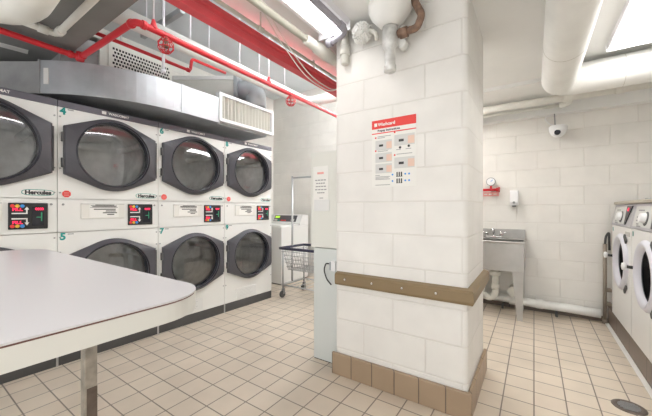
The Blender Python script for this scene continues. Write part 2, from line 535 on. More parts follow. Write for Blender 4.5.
def make_dryer(label, up, low, loc, rotz):
    t = thing('stack_dryer', label, 'dryer', loc, rotz, 'stacked dryers in a row along the left wall')
    b = MB()
    W0, W1, D = .002, DW - .002, .80
    plate(b, .3575, 1.587, W0, W1, 1.227, 1.90, RG + .003, 0, .02)
    plate(b, .3575, .617, W0, W1, .095, .975, RG + .003, 0, .02)
    b.box(W0, W1, 0, .02, .981, 1.221)
    b.box(W0, W0 + .01, .02, D, .095, 1.9); b.box(W1 - .01, W1, .02, D, .095, 1.9)
    b.box(W0, W1, D - .01, D, .095, 1.9); b.box(W0, W1, .02, D, 1.89, 1.9); b.box(W0, W1, .02, D, .095, .105)
    b.box(W0 + .01, W1 - .01, .021, .024, .95, 1.25)
    b.build('cabinet', 'enamel', t)
    multi('screw', 'grey_ink', t, [lambda b, x=x, z=z: b.lathe([(.006, -.003), (.006, 0)], (x, 0, z), 'y', 8) for z in (1.83, 1.45, 1.27, .94, .83, .30) for x in (.016, DW - .016)])
    st = MB().box(W0, W1, -.004, D, 1.901, 1.95).build('top_strip', 'strip', t, bevel=.004)
    lg = MB().box(.275, .305, -.006, -.0045, 1.914, 1.938)
    lg.text('WASCOMAT', .322, 1.925, .026, -.006, .0008, align='LEFT')
    lg.build('lettering', 'paper', st)
    k = MB().box(W0, W1, .004, D, 0, .094).build('kick_plate', 'kick', t)
    MB().box(-.006, .006, -.004, .004, .0, .092).build('joint_strip', 'wire', k)
    make_door(t, 1.587); make_door(t, .617)
    # control panel: coin slot with two rows of buttons
    cp = MB().box(.462, .662, -.010, 0, 1.012, 1.192).build('control_panel', 'black', t, bevel=.008)
    for z, m_ in ((1.170, 1), (1.034, -1)):
        for j, c in enumerate(('red_ink', 'yellow', 'blue')):
            MB().lathe([(.010, -.014), (.012, -.0105)], (.482 + .024 * j, 0, z), 'y', 12).build('button', c, cp)
        MB().text('FILL', .506, z - m_ * .024, .026, -.0108, .001, 1.15).build('display', 'led', cp)
        zz = z - m_ * .050
        ar = MB().box(.478, .556, -.0115, -.0102, zz - .004, zz + .004)
        ar.box(.548, .556, -.0115, -.0102, min(zz, zz + m_ * .030), max(zz, zz + m_ * .030))
        tip = [(.540, zz + m_ * .026), (.552, zz + m_ * .046), (.564, zz + m_ * .026)]
        ar.prism_xz(tip, -.0115, -.0102)
        ar.build('arrow', 'paper', cp)
    MB().box(.578, .640, -.013, -.0101, 1.034, 1.166).build('coin_mechanism', 'black_gloss', cp, bevel=.002)
    MB().text('0000', .616, 1.150, .022, -.0136, .001).build('display', 'led', cp)
    gsl = MB().box(.624, .630, -.0145, -.0131, 1.066, 1.126); gsl.box(.600, .6235, -.0145, -.0131, 1.090, 1.096)
    gsl.build('coin_slot', 'green', cp)
    # instruction card in its holder
    h_ = MB().box(.138, .436, -.008, 0, 1.074, 1.194).build('card_holder', 'holder', t, bevel=.003)
    MB().box(.140, .434, -.0105, -.0082, 1.186, 1.193).build('holder_lip', 'pale_ink', h_)
    MB().box(.190, .392, -.0092, -.0081, 1.084, 1.186).build('card', 'paper', h_)
    tx = MB()
    tx.box(.196, .386, -.0098, -.0093, 1.160, 1.163)
    for j, (a_, c_) in enumerate(((.21, .375), (.20, .38), (.23, .36))):
        tx.box(a_, c_, -.0098, -.0093, 1.166 + .0068 * j, 1.1708 + .0068 * j)
    for j, (a_, c_) in enumerate(((.22, .37), (.30, .37), (.28, .38), (.31, .36))):
        tx.box(a_, c_, -.0098, -.0093, 1.144 - .014 * j, 1.152 - .014 * j)
    tx.build('card_print', 'ink', h_)
    h2 = MB().box(.15, .445, -.010, 0, .118, .232).build('label_holder', 'plastic_clear', t, bevel=.004)
    t2 = MB()
    for j in range(5): t2.box(.20 + .01 * (j % 2), .39 - .02 * (j % 3), -.0108, -.0101, .205 - .016 * j, .209 - .016 * j)
    t2.build('label_print', 'pale_ink', h2)
    # decals
    oc = [(.053 + .027 * math.cos(PI / 8 + k * PI / 4), 1.262 + .027 * math.sin(PI / 8 + k * PI / 4)) for k in range(8)]
    s = MB().prism_xz(oc, -.0012, 0).build('stop_sticker', 'red_ink', t)
    sp = MB()
    for j in range(3): sp.box(.037, .069, -.0018, -.0013, 1.250 + .010 * j, 1.2535 + .010 * j)
    sp.build('sticker_print', 'pink', s)
    ov = [(.612 + .086 * (abs(math.cos(a)) ** .5) * (1 if math.cos(a) > 0 else -1), 1.266 + .021 * (abs(math.sin(a)) ** .8) * (1 if math.sin(a) > 0 else -1)) for a in [2 * PI * k / 40 for k in range(40)]]
    lo = MB().prism_xz(ov, -.0010, 0).build('name_badge', 'teal', t)
    ov2 = [(.612 + (x - .612) * .955, 1.266 + (z - 1.266) * .80) for x, z in ov]
    MB().prism_xz(ov2, -.0016, -.0011).build('badge_field', 'paper', lo)
    MB().text('Hercules', .612, 1.265, .038, -.0022, .0022, 1.0).build('badge_lettering', 'ink', lo)
    for n_, z in ((up, 1.872), (low, .944)):
        if n_:
            nb = MB().text(n_, .032, z, .070, -.0008, .003).build('number_decal', 'teal', t)
            MB().box(.060, .096, -.001, 0, z + .015, z + .023).build('small_print', 'grey_ink', nb)
    dsc = MB()
    dsc.lathe([(.007, -.004), (.008, 0)], (.682, 0, 1.184), 'y', 10); dsc.lathe([(.007, -.004), (.008, 0)], (.034, 0, 1.184), 'y', 10)
    dsc.build('lock', 'grey_ink', t)
    return t

RZ = PI / 2 - math.atan(.0285)
ux, uy = math.sin(math.atan(.0285)), math.cos(math.atan(.0285))
D0 = (-2.900 + .0285 * .745, .745)
for i, (u_, l_, lab) in enumerate((('2', '3', 'leftmost stacked dryer, cut by the picture edge, beside number 4'),
                                   ('4', '5', 'stacked white dryer numbered 4 and 5'),
                                   ('6', '7', 'stacked white dryer numbered 6 and 7'),
                                   ('8', '9', 'stacked white dryer numbered 8 and 9, last before the back wall'))):
    o = (i - 1) * DW
    make_dryer(lab, u_, l_, (D0[0] + ux * o, D0[1] + uy * o, 0), RZ)

# ================================================================== FOLDING TABLE
TZ = .94
t = thing('folding_table', 'white laminate folding table with rounded corners in the left foreground', 'table', (-1.4, -.3, 0))
out = round_rect(-.80, .715, -1.5, .80, [.1, .1, .13, .13], 10)
MB().prism(out, TZ - .004, TZ).build('tabletop', 'laminate', t)
cx_, cy_ = -.035, -.36
sh = lambda k: [(x - k * (1 if x > cx_ else -1), y - k * (1 if y > cy_ else -1)) for x, y in out]
MB().prism(sh(.0015), TZ - .0075, TZ - .0041).build('core_line', 'brown_line', t)
MB().prism(sh(.0005), TZ - .048, TZ - .0076).build('edge_band', 'edge', t)
for (lx, ly) in ((.172, .70), (-.35, -1.2), (.3, -1.2)):
    lg = MB().box(lx - .018, lx + .018, ly - .018, ly + .018, .02, TZ - .049).build('leg', 'scuffed', t, bevel=.003)
    MB().box(lx - .032, lx + .032, ly - .032, ly + .032, 0, .02).build('foot', 'rubber', lg)
    if ly > 0:
        pp = MB().box(lx + .0182, lx + .0195, ly - .012, ly + .017, .30, .56).build('dark_patch', 'drain', lg)  # flat dark rectangle on the lower part of the leg
        pp['label'] = 'dark patch'

# ================================================================== BUMPER RAIL ROUND THE PILLAR
t = thing('bumper_rail', 'brown bumper rail screwed round the white pillar', 'rail', (-.73, 1.78, 0))
ox, oy = -.73, 1.78
def railprof(y, sgn):
    return [(y, .622), (y - .030 * sgn, .630), (y - .036 * sgn, .645), (y - .036 * sgn, .695), (y - .028 * sgn, .708), (y, .716)]
b = MB()
yq = PY0 - oy - .0005
x0, x1 = PX0 - ox + .012, PX1 - ox + .036
pr = railprof(yq, 1)
# front run with a mitre into the side run
mit = lambda y: PX1 - ox + (yq - y)
b.loft([[(x0, y, z) for y, z in pr], [(mit(y) + .0005, y, z) for y, z in pr], [(mit(y) + .0005, PY1 - oy - .0, z) for y, z in pr]], True, True)
b.build('rail', 'rail', t)
multi('screw', 'chrome', t, [lambda b, x=x: b.lathe([(.006, -.003), (.009, 0)], (x - ox, yq - .036, .672), 'y', 10) for x in (-1.06, -.86, -.66, -.46)])

# ================================================================== POSTER ON THE PILLAR
t = thing('poster', 'red headed instruction poster on the front of the pillar', 'poster', (-.728, PY0 - .0004, 1.29))
w, hh = .145, .43
MB().box(-w, w, -.002, 0, 0, hh).build('sheet', 'paper', t)
MB().box(-w, w, -.003, -.0021, hh - .055, hh).build('header', 'red_ink', t)
MB().box(-w, w, -.003, -.0021, hh - .088, hh - .082).build('header_line', 'red_ink', t)
b = MB().box(-.128, -.108, -.0038, -.0031, hh - .040, hh - .018)
b.text('Washcard', -.102, hh - .030, .028, -.0036, .0008, align='LEFT'); b.build('header_lettering', 'paper', t)
MB().text('Prepay Instructions', -.105, hh - .069, .019, -.0024, .0006, align='LEFT').build('title', 'ink', t)
for (x, z, hx, hz) in ((-.064, .268, .056, .031), (.072, .286, .064, .034), (-.064, .188, .056, .030), (-.064, .118, .056, .030), (.072, .146, .064, .034)):
    p = MB().box(x - hx, x + hx, -.0028, -.0021, z - hz, z + hz).build('picture', 'print_grey', t)
    MB().box(x + hx * .35, x + hx * .98, -.0034, -.0029, z - hz * .8, z + hz * .6).build('hand_print', 'skin_ink', p)
    MB().box(x - hx * .55, x - hx * .05, -.0034, -.0029, z - hz * .3, z + hz * .15).build('machine_print', 'ink', p)
b = MB()
for x, z in ((-.118, .318), (.010, .338), (-.118, .234), (.010, .196)): b.lathe([(.006, -.0028), (.006, -.0021)], (x, 0, z), 'y', 10)
b.build('bullet', 'red_ink', t)
b = MB()
for x, z, l in ((-.105, .322, .09), (-.105, .313, .05), (.022, .341, .10), (-.105, .236, .09), (-.105, .227, .07), (.022, .198, .10), (-.12, .074, .03), (-.12, .064, .10), (-.12, .056, .09), (-.12, .048, .10), (.02, .226, .03), (.08, .226, .035), (-.12, .012, .1)):
    b.box(x, x + l, -.0027, -.0021, z, z + .0035)
b.build('print_lines', 'grey_ink', t)
b = MB()
for x, z in ((.045, .240), (.10, .244)): b.lathe([(.008, -.0028), (.008, -.0021)], (x, 0, z), 'y', 10)
for x, z in ((.04, .075), (.04, .035)):
    for dx in (-.014, 0, .014): b.box(x + dx - .004, x + dx + .004, -.0028, -.0021, z - .012, z + .014)
    b.box(x - .02, x + .02, -.0028, -.0021, z - .015, z - .012)
b.build('symbol', 'ink', t)
b = MB()
for x in (-.004, .078, .102):
    for z in (.075, .035): b.lathe([(.006, -.0028), (.006, -.0021)], (x, 0, z), 'y', 10)
b.build('symbol', 'blue', t)

# ================================================================== VALUE KIOSK LEFT OF THE PILLAR
t = thing('card_kiosk', 'tall narrow grey card kiosk standing against the pillar side', 'kiosk', (-1.30, 1.9, 0))
MB().box(-.108, .118, .004, .46, .006, .852).build('pedestal', 'kiosk', t, bevel=.004)
MB().box(-.104, .114, .008, .455, 0, .006).build('foot', 'black', t)
MB().box(-.134, .120, 0, .47, .857, 1.585).build('upper_cabinet', 'kiosk_white', t, bevel=.006)
MB().box(-.150, -.134, .05, .10, .905, .925).build('card_reader', 'galv', t, bevel=.003)
MB().box(-.158, -.134, .10, .15, 1.12, 1.18).build('key_switch', 'black', t, bevel=.006)
n = tag(MB().box(-.078, .062, -.002, 0, .225, .555).build('notice', 'paper', None, loc=(-1.33, 1.8995, .92)), 'paper notice with red heading taped on the grey kiosk', 'notice')
b = MB()
for j, (a_, c_) in enumerate(((-.06, .045), (-.05, .035), (-.055, .045), (-.06, .05), (-.04, .03))):
    for k in range(4):
        q = a_ + (c_ - a_) * k / 4
        b.box(q, q + (c_ - a_) * .2, -.003, -.0021, .445 - .024 * j, .453 - .024 * j)
b.box(-.02, .015, -.003, -.0021, .31, .316)
b.build('print_lines', 'grey_ink', n)
MB().box(-.040, .02, -.003, -.0021, .495, .51).build('heading', 'pink', n)
s = MB().box(-.068, .072, -.006, -.0025, .215, .300).build('plastic_sleeve', 'plastic_clear', n, bevel=.002)

t = thing('power_outlet', 'small white outlet box with a plugged black cord beside the brown rail', 'outlet', (-1.216, 1.8995, .70))
MB().box(-.016, .022, -.025, 0, -.005, .068).build('box', 'white_plastic', t, bevel=.004)
MB().box(-.030, -.0165, -.03, -.006, .0, .058).build('plug', 'galv', t, bevel=.004)
MB().tube(rounded([(-.026, -.02, .045), (-.055, -.03, .05), (-.075, -.03, .0), (-.05, -.028, -.07), (-.012, -.024, -.105)], .03), .005, 8).build('cord', 'black', t)

# ================================================================== SINK
sx0, sx1, sy0, sy1 = -.72, -.082, 3.70, 4.195
t = thing('utility_sink', 'stainless steel utility sink against the back wall', 'sink', ((sx0 + sx1) / 2, 3.95, 0))
q0, q1, r0, r1 = sx0 - t.location.x, sx1 - t.location.x, sy0 - 3.95, sy1 - 3.95
b = MB()
b.box(q0, q1, r0, r0 + .012, .497, .80); b.box(q0, q0 + .012, r0 + .012, r1 - .04, .497, .80)
b.box(q1 - .012, q1, r0 + .012, r1 - .04, .497, .80); b.box(q0, q1, r1 - .052, r1 - .04, .497, .80); b.box(q0 + .012, q1 - .012, r0 + .012, r1 - .052, .497, .512)
b.build('basin', 'steel', t, bevel=.003)
b = MB()
b.tube(rounded([(q0, r1 - .05, .802), (q0, r0, .802), (q1, r0, .802), (q1, r1 - .05, .802)], .02), .012, 8)
b.build('rolled_rim', 'steel', t)
b = MB().box(q0, q1, r1 - .04, r1 - .012, .78, .915); b.box(q0, q1, r1 - .14, r1 - .04, .80, .806)
b.build('backsplash', 'steel', t, bevel=.004)
for x, sgn in ((q1, -1), (q0, 1)):
    for y in (r0, r1 - .10):
        leg = MB().prism_xz([(x + sgn * .006, .485), (x + sgn * .105, .485), (x + sgn * .062, 0), (x + sgn * .014, 0)], y + .010, y + .018)
        leg.box(min(x + sgn * .006, x + sgn * .105), max(x + sgn * .006, x + sgn * .105), y + .010, y + .05, .485, .4965)
        leg.build('leg', 'steel', t)
f_ = thing('faucet', 'chrome two handle faucet on the steel sink', 'faucet', (-.39, 4.10, .806))
MB().box(-.09, .09, -.022, .022, 0, .028).build('base', 'chrome', f_, bevel=.008)
MB().tube(rounded([(0, 0, .02), (0, 0, .10), (0, -.13, .12), (0, -.14, .085)], .04), .011, 10).build('spout', 'chrome', f_)
for x in (-.075, .075):
    MB().lathe([(.018, .028), (.014, .05), (.02, .055), (.02, .068)], (x, 0, 0), 'z', 14).tube([(x, 0, .062), (x + (.05 if x > 0 else -.05), -.02, .075)], .006, 8).build('handle', 'chrome', f_)
t = thing('drain_trap', 'white plastic P trap under the steel sink', 'pipe', (-.36, 3.93, 0))
b = MB().tube(rounded([(0, 0, .492), (0, 0, .19), (-.06, .0, .13), (-.14, 0, .19), (-.14, 0, .24), (-.14, .1, .26), (-.14, .24, .26)], .06), .034, 14)
b.lathe([(.042, .40), (.055, .405), (.055, .445), (.042, .46)], (0, 0, 0), 'z', 18); b.lathe([(.042, .25), (.042, .31)], (0, 0, 0), 'z', 18)
b.build('trap', 'cream_pipe', t)
b = MB().lathe([(.035, -.02), (.035, .0)], (0, 0, .5), 'z', 16); b.build('tailpiece', 'galv', t)
b = MB().lathe([(.055, -.09), (.055, -.05), (.05, .10)], (.17, .10, .235), 'y', 20); b.build('cleanout', 'cream_pipe', t)

t = thing('floor_pipe', 'white wrapped pipe lying along the foot of the back wall', 'pipe', (0, 4.10, .105))
b = MB().tube([(-.66, .01, .02), (-.24, .005, .012), (.0, .0, 0), (.28, 0, 0), (.555, 0, -.008)], .045, 16); b.build('pipe', 'white_pipe', t)
multi('coupling', 'white_pipe', t, [lambda b, x=x: b.lathe([(.049, -.035), (.052, -.02), (.052, .02), (.049, .035)], (x, 0, .003), 'x', 18) for x in (-.2, .05)])
multi('support', 'rubber', t, [lambda b, x=x: b.box(x - .01, x + .01, -.03, .05, -.105, -.042) for x in (-.3, .2)])

# ================================================================== WALL FITTINGS
t = thing('soap_dispenser', 'small white soap dispenser on the back wall above the sink', 'dispenser', (-.19, WY, 1.19))
MB().prism_yz([(0, 0), (-.07, .0), (-.085, .03), (-.085, .06), (-.075, .165), (-.05, .175), (0, .175)], -.042, .042).build('body', 'white_plastic', t, bevel=.008)
MB().lathe([(.013, -.092), (.013, -.085)], (0, 0, .035), 'y', 14).build('button', 'grey_ink', t)
MB().lathe([(.02, -.012), (.02, 0)], (0, -.05, 0), 'z', 14).build('nozzle', 'rubber', t)

t = thing('pressure_gauge', 'round dial gauge above a red valve on the back wall', 'gauge', (-.425, 4.13, 1.42))
MB().lathe([(.048, -.02), (.05, -.014), (.05, .02), (.02, .025)], (0, 0, .055), 'y', 28).build('case', 'grey_ink', t)
fc = MB().lathe([(.042, -.022), (.042, -.0201)], (0, 0, .055), 'y', 28).build('dial', 'white_plastic', t)
MB().box(-.003, .003, -.024, -.0222, .0, .03, Matrix.Rotation(.8, 4, 'Y').to_3x3(), (0, 0, 0)).build('needle', 'blue', fc, loc=(0, 0, .055))
MB().lathe([(.012, -.03), (.012, .006)], (0, 0, 0), 'z', 12).build('stem', 'red', t)
t = thing('valve_pipe', 'red valve pipe end below the dial gauge on the back wall', 'pipe', (-.425, 4.13, 1.378))
b = MB().tube([(-.30, 0, 0), (.06, 0, 0)], .016, 12); b.lathe([(.024, .055), (.024, .075)], (0, 0, 0), 'x', 12); b.tube([(.085, 0, -.03), (.085, 0, .03)], .007, 8); b.tube([(-.28, 0, 0), (-.28, .07, 0)], .016, 10); b.tube([(.07, 0, 0), (.09, 0, 0)], .007, 8)
b.build('pipe', 'red', t)
tg = tag(MB().box(-.12, .078, -.012, 0, 0, .05).build('paper_tag', 'pink', None, loc=(-.425, 4.198, 1.305)), 'faded pink and white label below the red valve', 'tag')
b = MB()
for x in (-.08, -.03, .02): b.box(x, x + .035, -.0128, -.0121, .018, .03)
b.build('print', 'paper', tg)

t = thing('security_camera', 'white dome security camera hanging near the top of the back wall', 'camera', (.213, 4.10, 1.99))
b = MB().lathe([(.012, .052), (.07, .050), (.082, .04), (.078, .0), (.06, -.045), (.03, -.068), (.004, -.073)], (0, 0, 0), 'z', 32)
b.build('housing', 'white_plastic', t, smooth=True)
b = MB().lathe([(.024, -.074), (.028, -.066), (.028, -.03)], (-.008, 0, -.030), 'y', 24); b.build('lens', 'black_gloss', t)
MB().tube([(-.025, .0, .05), (-.03, .01, .185)], .006, 8).build('bracket', 'galv_dull', t)
MB().tube(rounded([(-.02, .02, .05), (-.09, .03, .10), (-.12, .03, .16), (-.05, .03, .185)], .03), .005, 8).build('cable', 'white_plastic', t)

t = thing('drain_pipe', 'brown vertical drain pipe in the back corner beside the washers', 'pipe', (.59, 4.12, 0))
b = MB().tube([(0, 0, 0), (0, 0, .80)], .016, 12); b.lathe([(.022, 0), (.022, .05)], (0, 0, 0), 'z', 12); b.build('pipe', 'brown_pipe', t)
MB().tube(rounded([(.0, -.0, .795), (.006, -.01, .88), (.028, -.012, .92), (.032, -.012, .74)], .02), .010, 10).build('hose', 'rubber', t)
multi('bracket', 'brown_pipe', t, [lambda b, z=z: b.box(.012, .05, -.01, .06, z, z + .03) for z in (.18, .32)])

t = thing('floor_drain', 'round metal floor drain in the right foreground tiles', 'drain', (.457, 2.46, 0))
b = MB().lathe([(.078, 0), (.070, .004), (.055, .005), (.052, .002)], (0, 0, 0), 'z', 36, cap=True)
b.build('rim', 'drain', t)
b = MB()
for k in range(-3, 4):
    hw = math.sqrt(.05 ** 2 - (k * .013) ** 2)
    b.box(-hw, hw, k * .013 - .003, k * .013 + .003, .003, .0055)
b.build('grate', 'galv_dull', t)

# ================================================================== FRONT LOAD WASHERS ON THE RIGHT
def make_front_washer(label, yfar, w=.70):
    t = thing('front_load_washer', label, 'washer', (.62, yfar, .166), -PI / 2, 'front load washers on the brown plinth')
    w -= .006
    D = .74
    cx, cz = w * .55, .702 - .166
    b = MB()
    plate(b, cx, cz, 0, w, 0, .832, .200, 0, .02)
    b.box(0, .01, .02, D, 0, .832); b.box(w - .01, w, .02, D, 0, .832); b.box(0, w, D - .01, D, 0, .832); b.box(0, w, .02, D, .822, .832); b.box(0, w, .02, D, 0, .01)
    b.build('cabinet', 'washer_white', t)
    # sloping console
    c = MB().prism_yz([(-.006, .836), (.028, 1.025), (.40, 1.025), (.40, .836)], 0, w).build('console', 'silver', t, bevel=.004)
    MB().box(-.004, w + .004, .012, .41, 1.027, 1.052).build('top_lid', 'taupe', t, bevel=.006)
    MB().lathe([(.02, 1.052), (.018, 1.068)], (w * .82, .12, 0), 'z', 14).build('cap', 'grey_ink', t)
    sl = math.atan2(.034, .189)
    tilt = Matrix.Translation((0, -.006, .836)) @ Matrix.Rotation(-sl, 4, 'X')
    def on(bm, name, m_, par):
        bm.bm.transform(tilt); return bm.build(name, m_, par)
    on(MB().box(.05, w * .66, -.003, .001, .02, .17), 'fascia', 'print_grey', c)
    on(MB().lathe([(.03, -.035), (.036, -.004), (.036, 0)], (w * .48, 0, .085), 'y', 24), 'dial', 'white_plastic', c)
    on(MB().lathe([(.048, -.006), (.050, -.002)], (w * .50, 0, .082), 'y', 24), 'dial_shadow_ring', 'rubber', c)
    tri = [(w * .68, .175), (w * .92, .175), (w * .76, .02), (w * .72, .02)]
    on(MB().prism_xz(tri, -.006, 0), 'display_panel', 'black', c)
    on(MB().lathe([(.014, -.009), (.014, -.006)], (w * .78, 0, .145), 'y', 12), 'indicator', 'led', c)
    b = MB()
    for x, z, l in ((.13, .135, .14), (.12, .06, .05), (.14, .035, .06), (.12, .085, .06), (.16, .02, .1)): b.box(x, x + l, -.004, -.0031, z, z + .010)
    on(b, 'console_print', 'grey_ink', c)
    # door
    d = MB().lathe([(.240, 0), (.238, -.008), (.222, -.024), (.204, -.026), (.190, -.016), (.176, .004), (.176, .012)], (cx, 0, cz), 'y', 48, cap=False)
    door = d.build('door', 'lavender', t)
    MB().lathe([(.177, .010), (.10, .040), (.04, .052), (.004, .055)], (cx, 0, cz), 'y', 40, cap=False).build('glass', 'glass_dark', door)
    MB().lathe([(.199, .021), (.21, .05), (.21, .45), (.004, .46)], (cx, 0, cz), 'y', 40, cap=False).build('drum', 'rubber', t)
    for s in (1, -1):
        h_ = MB().box(-.040, .040, -.014, -.001, -.018, .018, Matrix.Rotation(s * .72, 4, 'Y').to_3x3(), (0, 0, 0))
        h_.build('hinge', 'rubber', door, bevel=.006, loc=(cx + .165, 0, cz + s * .205))
    k = MB().tube([(cx - .21, -.012, cz + .02), (cx - .245, -.05, cz + .02)], .012, 10).build('latch', 'black', door)
    MB().lathe([(.008, -.080), (.026, -.076), (.030, -.066), (.024, -.054), (.008, -.048)], (cx - .255, 0, cz + .02), 'y', 20).build('knob', 'white_plastic', door, smooth=True)
    b = MB().box(w * .74, w * .94, -.002, 0, .765, .80); b.build('badge', 'pale_ink', t)
    MB().text('II', .05, .795, .05, -.001, .001).build('number_decal', 'teal', t)
    return t
make_front_washer('front load washer nearest the back wall corner', 3.968)
make_front_washer('front load washer cut by the right picture edge', 3.266)

# ================================================================== TOP LOAD WASHER
t = thing('top_load_washer', 'white top load washer against the back wall behind the wire cart', 'washer', (-3.49, 3.77, 0))
t['label'] = 'white top load washer against the back wall behind the wire cart'
w = .35
MB().box(-w, w, -.34, .32, .012, .88).build('cabinet', 'washer_white', t, bevel=.012)
MB().box(-w + .02, w - .02, -.325, .30, 0, .012).build('base', 'black', t)
lid = MB().box(-w + .03, w - .03, -.33, .10, .882, .90).build('lid', 'washer_white', t, bevel=.006)
c = MB().prism_yz([(.10, .882), (.10, .92), (.17, 1.055), (.32, 1.055), (.32, .882)], -w, w).build('console', 'washer_white', t, bevel=.008)
tl = Matrix.Translation((0, .10, .92)) @ Matrix.Rotation(-math.atan2(.07, .135), 4, 'X')
def onc(bm, n_, m_): bm.bm.transform(tl); return bm.build(n_, m_, c)
onc(MB().box(-.25, .25, -.004, -.001, .02, .135), 'control_panel', 'charcoal')
onc(MB().box(-.23, -.13, -.006, -.0041, .085, .12), 'display', 'led_green')
for k in range(4): onc(MB().box(-.08 + .03 * k, -.06 + .03 * k, -.006, -.0041, .03, .05), 'button', 'red_ink')
onc(MB().box(-.15, -.12, -.006, -.0041, .03, .055), 'button', 'teal')
onc(MB().box(-.235, -.165, -.006, -.0041, .03, .065), 'label', 'pale_ink')
onc(MB().box(.14, .21, -.006, -.0041, .03, .07), 'label', 'pale_ink')
MB().box(-.31, -.19, -.3425, -.3401, .78, .815).build('badge', 'grey_ink', t)

# ================================================================== LAUNDRY CART
t = thing('laundry_cart', 'wire laundry cart with hanging rail beside the grey kiosk', 'cart', (-2.74, 2.96, 0))
cw, cd = .80, .50
fr = MB()
for x in (.03, cw - .03):
    for y in (.03, cd - .03):
        fr.tube([(x, y, .11), (x, y, .62)], .012, 10)
fr.tube([(.03, .03, .16), (cw - .03, .03, .16), (cw - .03, cd - .03, .16), (.03, cd - .03, .16)], .010, 8, closed=True)
for k in range(1, 7): fr.tube([(.03 + k * .106, .03, .16), (.03 + k * .106, cd - .03, .16)], .004, 6)
fr.build('frame', 'wire', t)
MB().tube(rounded([(0, 0, .64), (cw, 0, .64), (cw, cd, .64), (0, cd, .64), (0, 0, .64)], .03), .017, 10).build('bumper', 'navy', t)
bk = MB()
sh_ = lambda k, z: [(.015 + k, .015 + k, z), (cw - .015 - k, .015 + k, z), (cw - .015 - k, cd - .015 - k, z), (.015 + k, cd - .015 - k, z)]
for i, z in enumerate((.60, .55, .50, .45, .40, .36)):
    bk.tube(sh_(.012 * i, z), .0035, 6, closed=True)
for i in range(17):
    x = .04 + i * (cw - .08) / 16
    for y, s in ((.015, 1), (cd - .015, -1)): bk.tube([(x, y, .62), (.04 + (x - .04) * .84 + .06, y + s * .06, .36)], .0028, 6)
    bk.tube([(.04 + (x - .04) * .84 + .06, .075, .36), (.04 + (x - .04) * .84 + .06, cd - .075, .36)], .0028, 6)
for i in range(11):
    y = .04 + i * (cd - .08) / 10
    for x, s in ((.015, 1), (cw - .015, -1)): bk.tube([(x, y, .62), (x + s * .06, .04 + (y - .04) * .8 + .04, .36)], .0028, 6)
    bk.tube([(.075, .04 + (y - .04) * .8 + .04, .36), (cw - .075, .04 + (y - .04) * .8 + .04, .36)], .0028, 6)
bk.build('basket', 'wire', t)
multi('post', 'wire', t, [lambda b, x=x: b.tube([(x, cd * .5, .16), (x, cd * .5, 1.60)], .013, 10).tube([(x, .03, .16), (x, cd - .03, .16)], .01, 8) for x in (0, cw)])
rl = MB().tube([(0, cd * .5, 1.575), (cw, cd * .5, 1.575)], .012, 10).build('hanging_rail', 'wire', t)
for x in (.03, cw - .03):
    for y in (.03, cd - .03):
        cs = MB().box(x - .016, x + .016, y - .012, y + .02, .045, .112); cs_o = cs.build('caster', 'galv_dull', t)
        MB().lathe([(.042, -.014), (.045, -.008), (.045, .008), (.042, .014)], (x, y - .012, .045), 'x', 20).build('wheel', 'rubber', cs_o)

# ================================================================== DUCTS
FX, FY = -.562, .827
t = thing('supply_duct', 'galvanised air duct curving above the dryers', 'duct', (-2.62, 1.55, 2.02))
r_o, wd = 1.04, .50
ctr = Vector((-r_o, 0))
phi = math.acos(.562)
arc_o = [(ctr.x + r_o * math.cos(-phi * k / 14), r_o * math.sin(-phi * k / 14)) for k in range(15)]
arc_i = [(ctr.x + (r_o - wd) * math.cos(-phi * k / 14), (r_o - wd) * math.sin(-phi * k / 14)) for k in range(15)]
H = .25
b = MB().prism([(0, .40), (-wd, .40), (-wd, .001), (0, .001)], 0, H).build('straight_section', 'galv', t)
MB().prism(arc_o + arc_i[::-1], 0, H).build('elbow', 'galv', t)
e_o, e_i = Vector(arc_o[-1]), Vector(arc_i[-1])
dr_ = Vector((-.827, -.562))
sp = MB().prism([tuple(e_o + dr_ * .002), tuple(e_o + dr_ * .85), tuple(e_i + dr_ * .5), tuple(e_i + dr_ * .002)], -.0, H - .01).build('end_section', 'galv_dull', t)
b = MB()
b.box(-wd - .004, .004, -.008, .008, -.004, H + .004)
b.build('seam', 'galv', t)
nn = Vector((.562, -.827))
b = MB()
p0, p1 = e_o + nn * .004, e_i - nn * .004
b.prism([tuple(p0 - dr_ * .008), tuple(p1 - dr_ * .008), tuple(p1 + dr_ * .008), tuple(p0 + dr_ * .008)], -.004, H + .004)
b.build('seam', 'galv_dull', t)
c0 = e_o - dr_ * .035 + nn * .003
MB().prism([tuple(c0), tuple(c0 - dr_ * .035), tuple(c0 - dr_ * .035 - nn * .012), tuple(c0 - nn * .012)], .07, .19).build('label', 'paper', t)
# register on the end of the duct
g = MB()
gy0, gy1, gz0, gz1 = .42, 1.13, .02, .31
b = MB().box(-wd, -.05, .401, 1.10, .0, .27).build('register_box', 'galv', t)
for a in ((gy0 - .03, gy1 + .03, gz1 - .03, gz1), (gy0 - .03, gy1 + .03, gz0, gz0 + .03), (gy0 - .03, gy0, gz0 + .03, gz1 - .03), (gy1, gy1 + .03, gz0 + .03, gz1 - .03)):
    g.box(-.049, .012, *a)
reg = g.build('register_frame', 'white_plastic', t)
g = MB()
for k in range(15):
    y = gy0 + .03 + k * (gy1 - gy0 - .06) / 14
    g.box(-.046, .002, y - .003, y + .003, gz0 + .03, gz1 - .03, Matrix.Rotation(.35, 3, 'Z'), (-.02, y, 0))
g.build('louver', 'cream', reg)
MB().box(-.0485, -.046, gy0, gy1, gz0 + .03, gz1 - .03).build('register_back', 'grey_ink', reg)

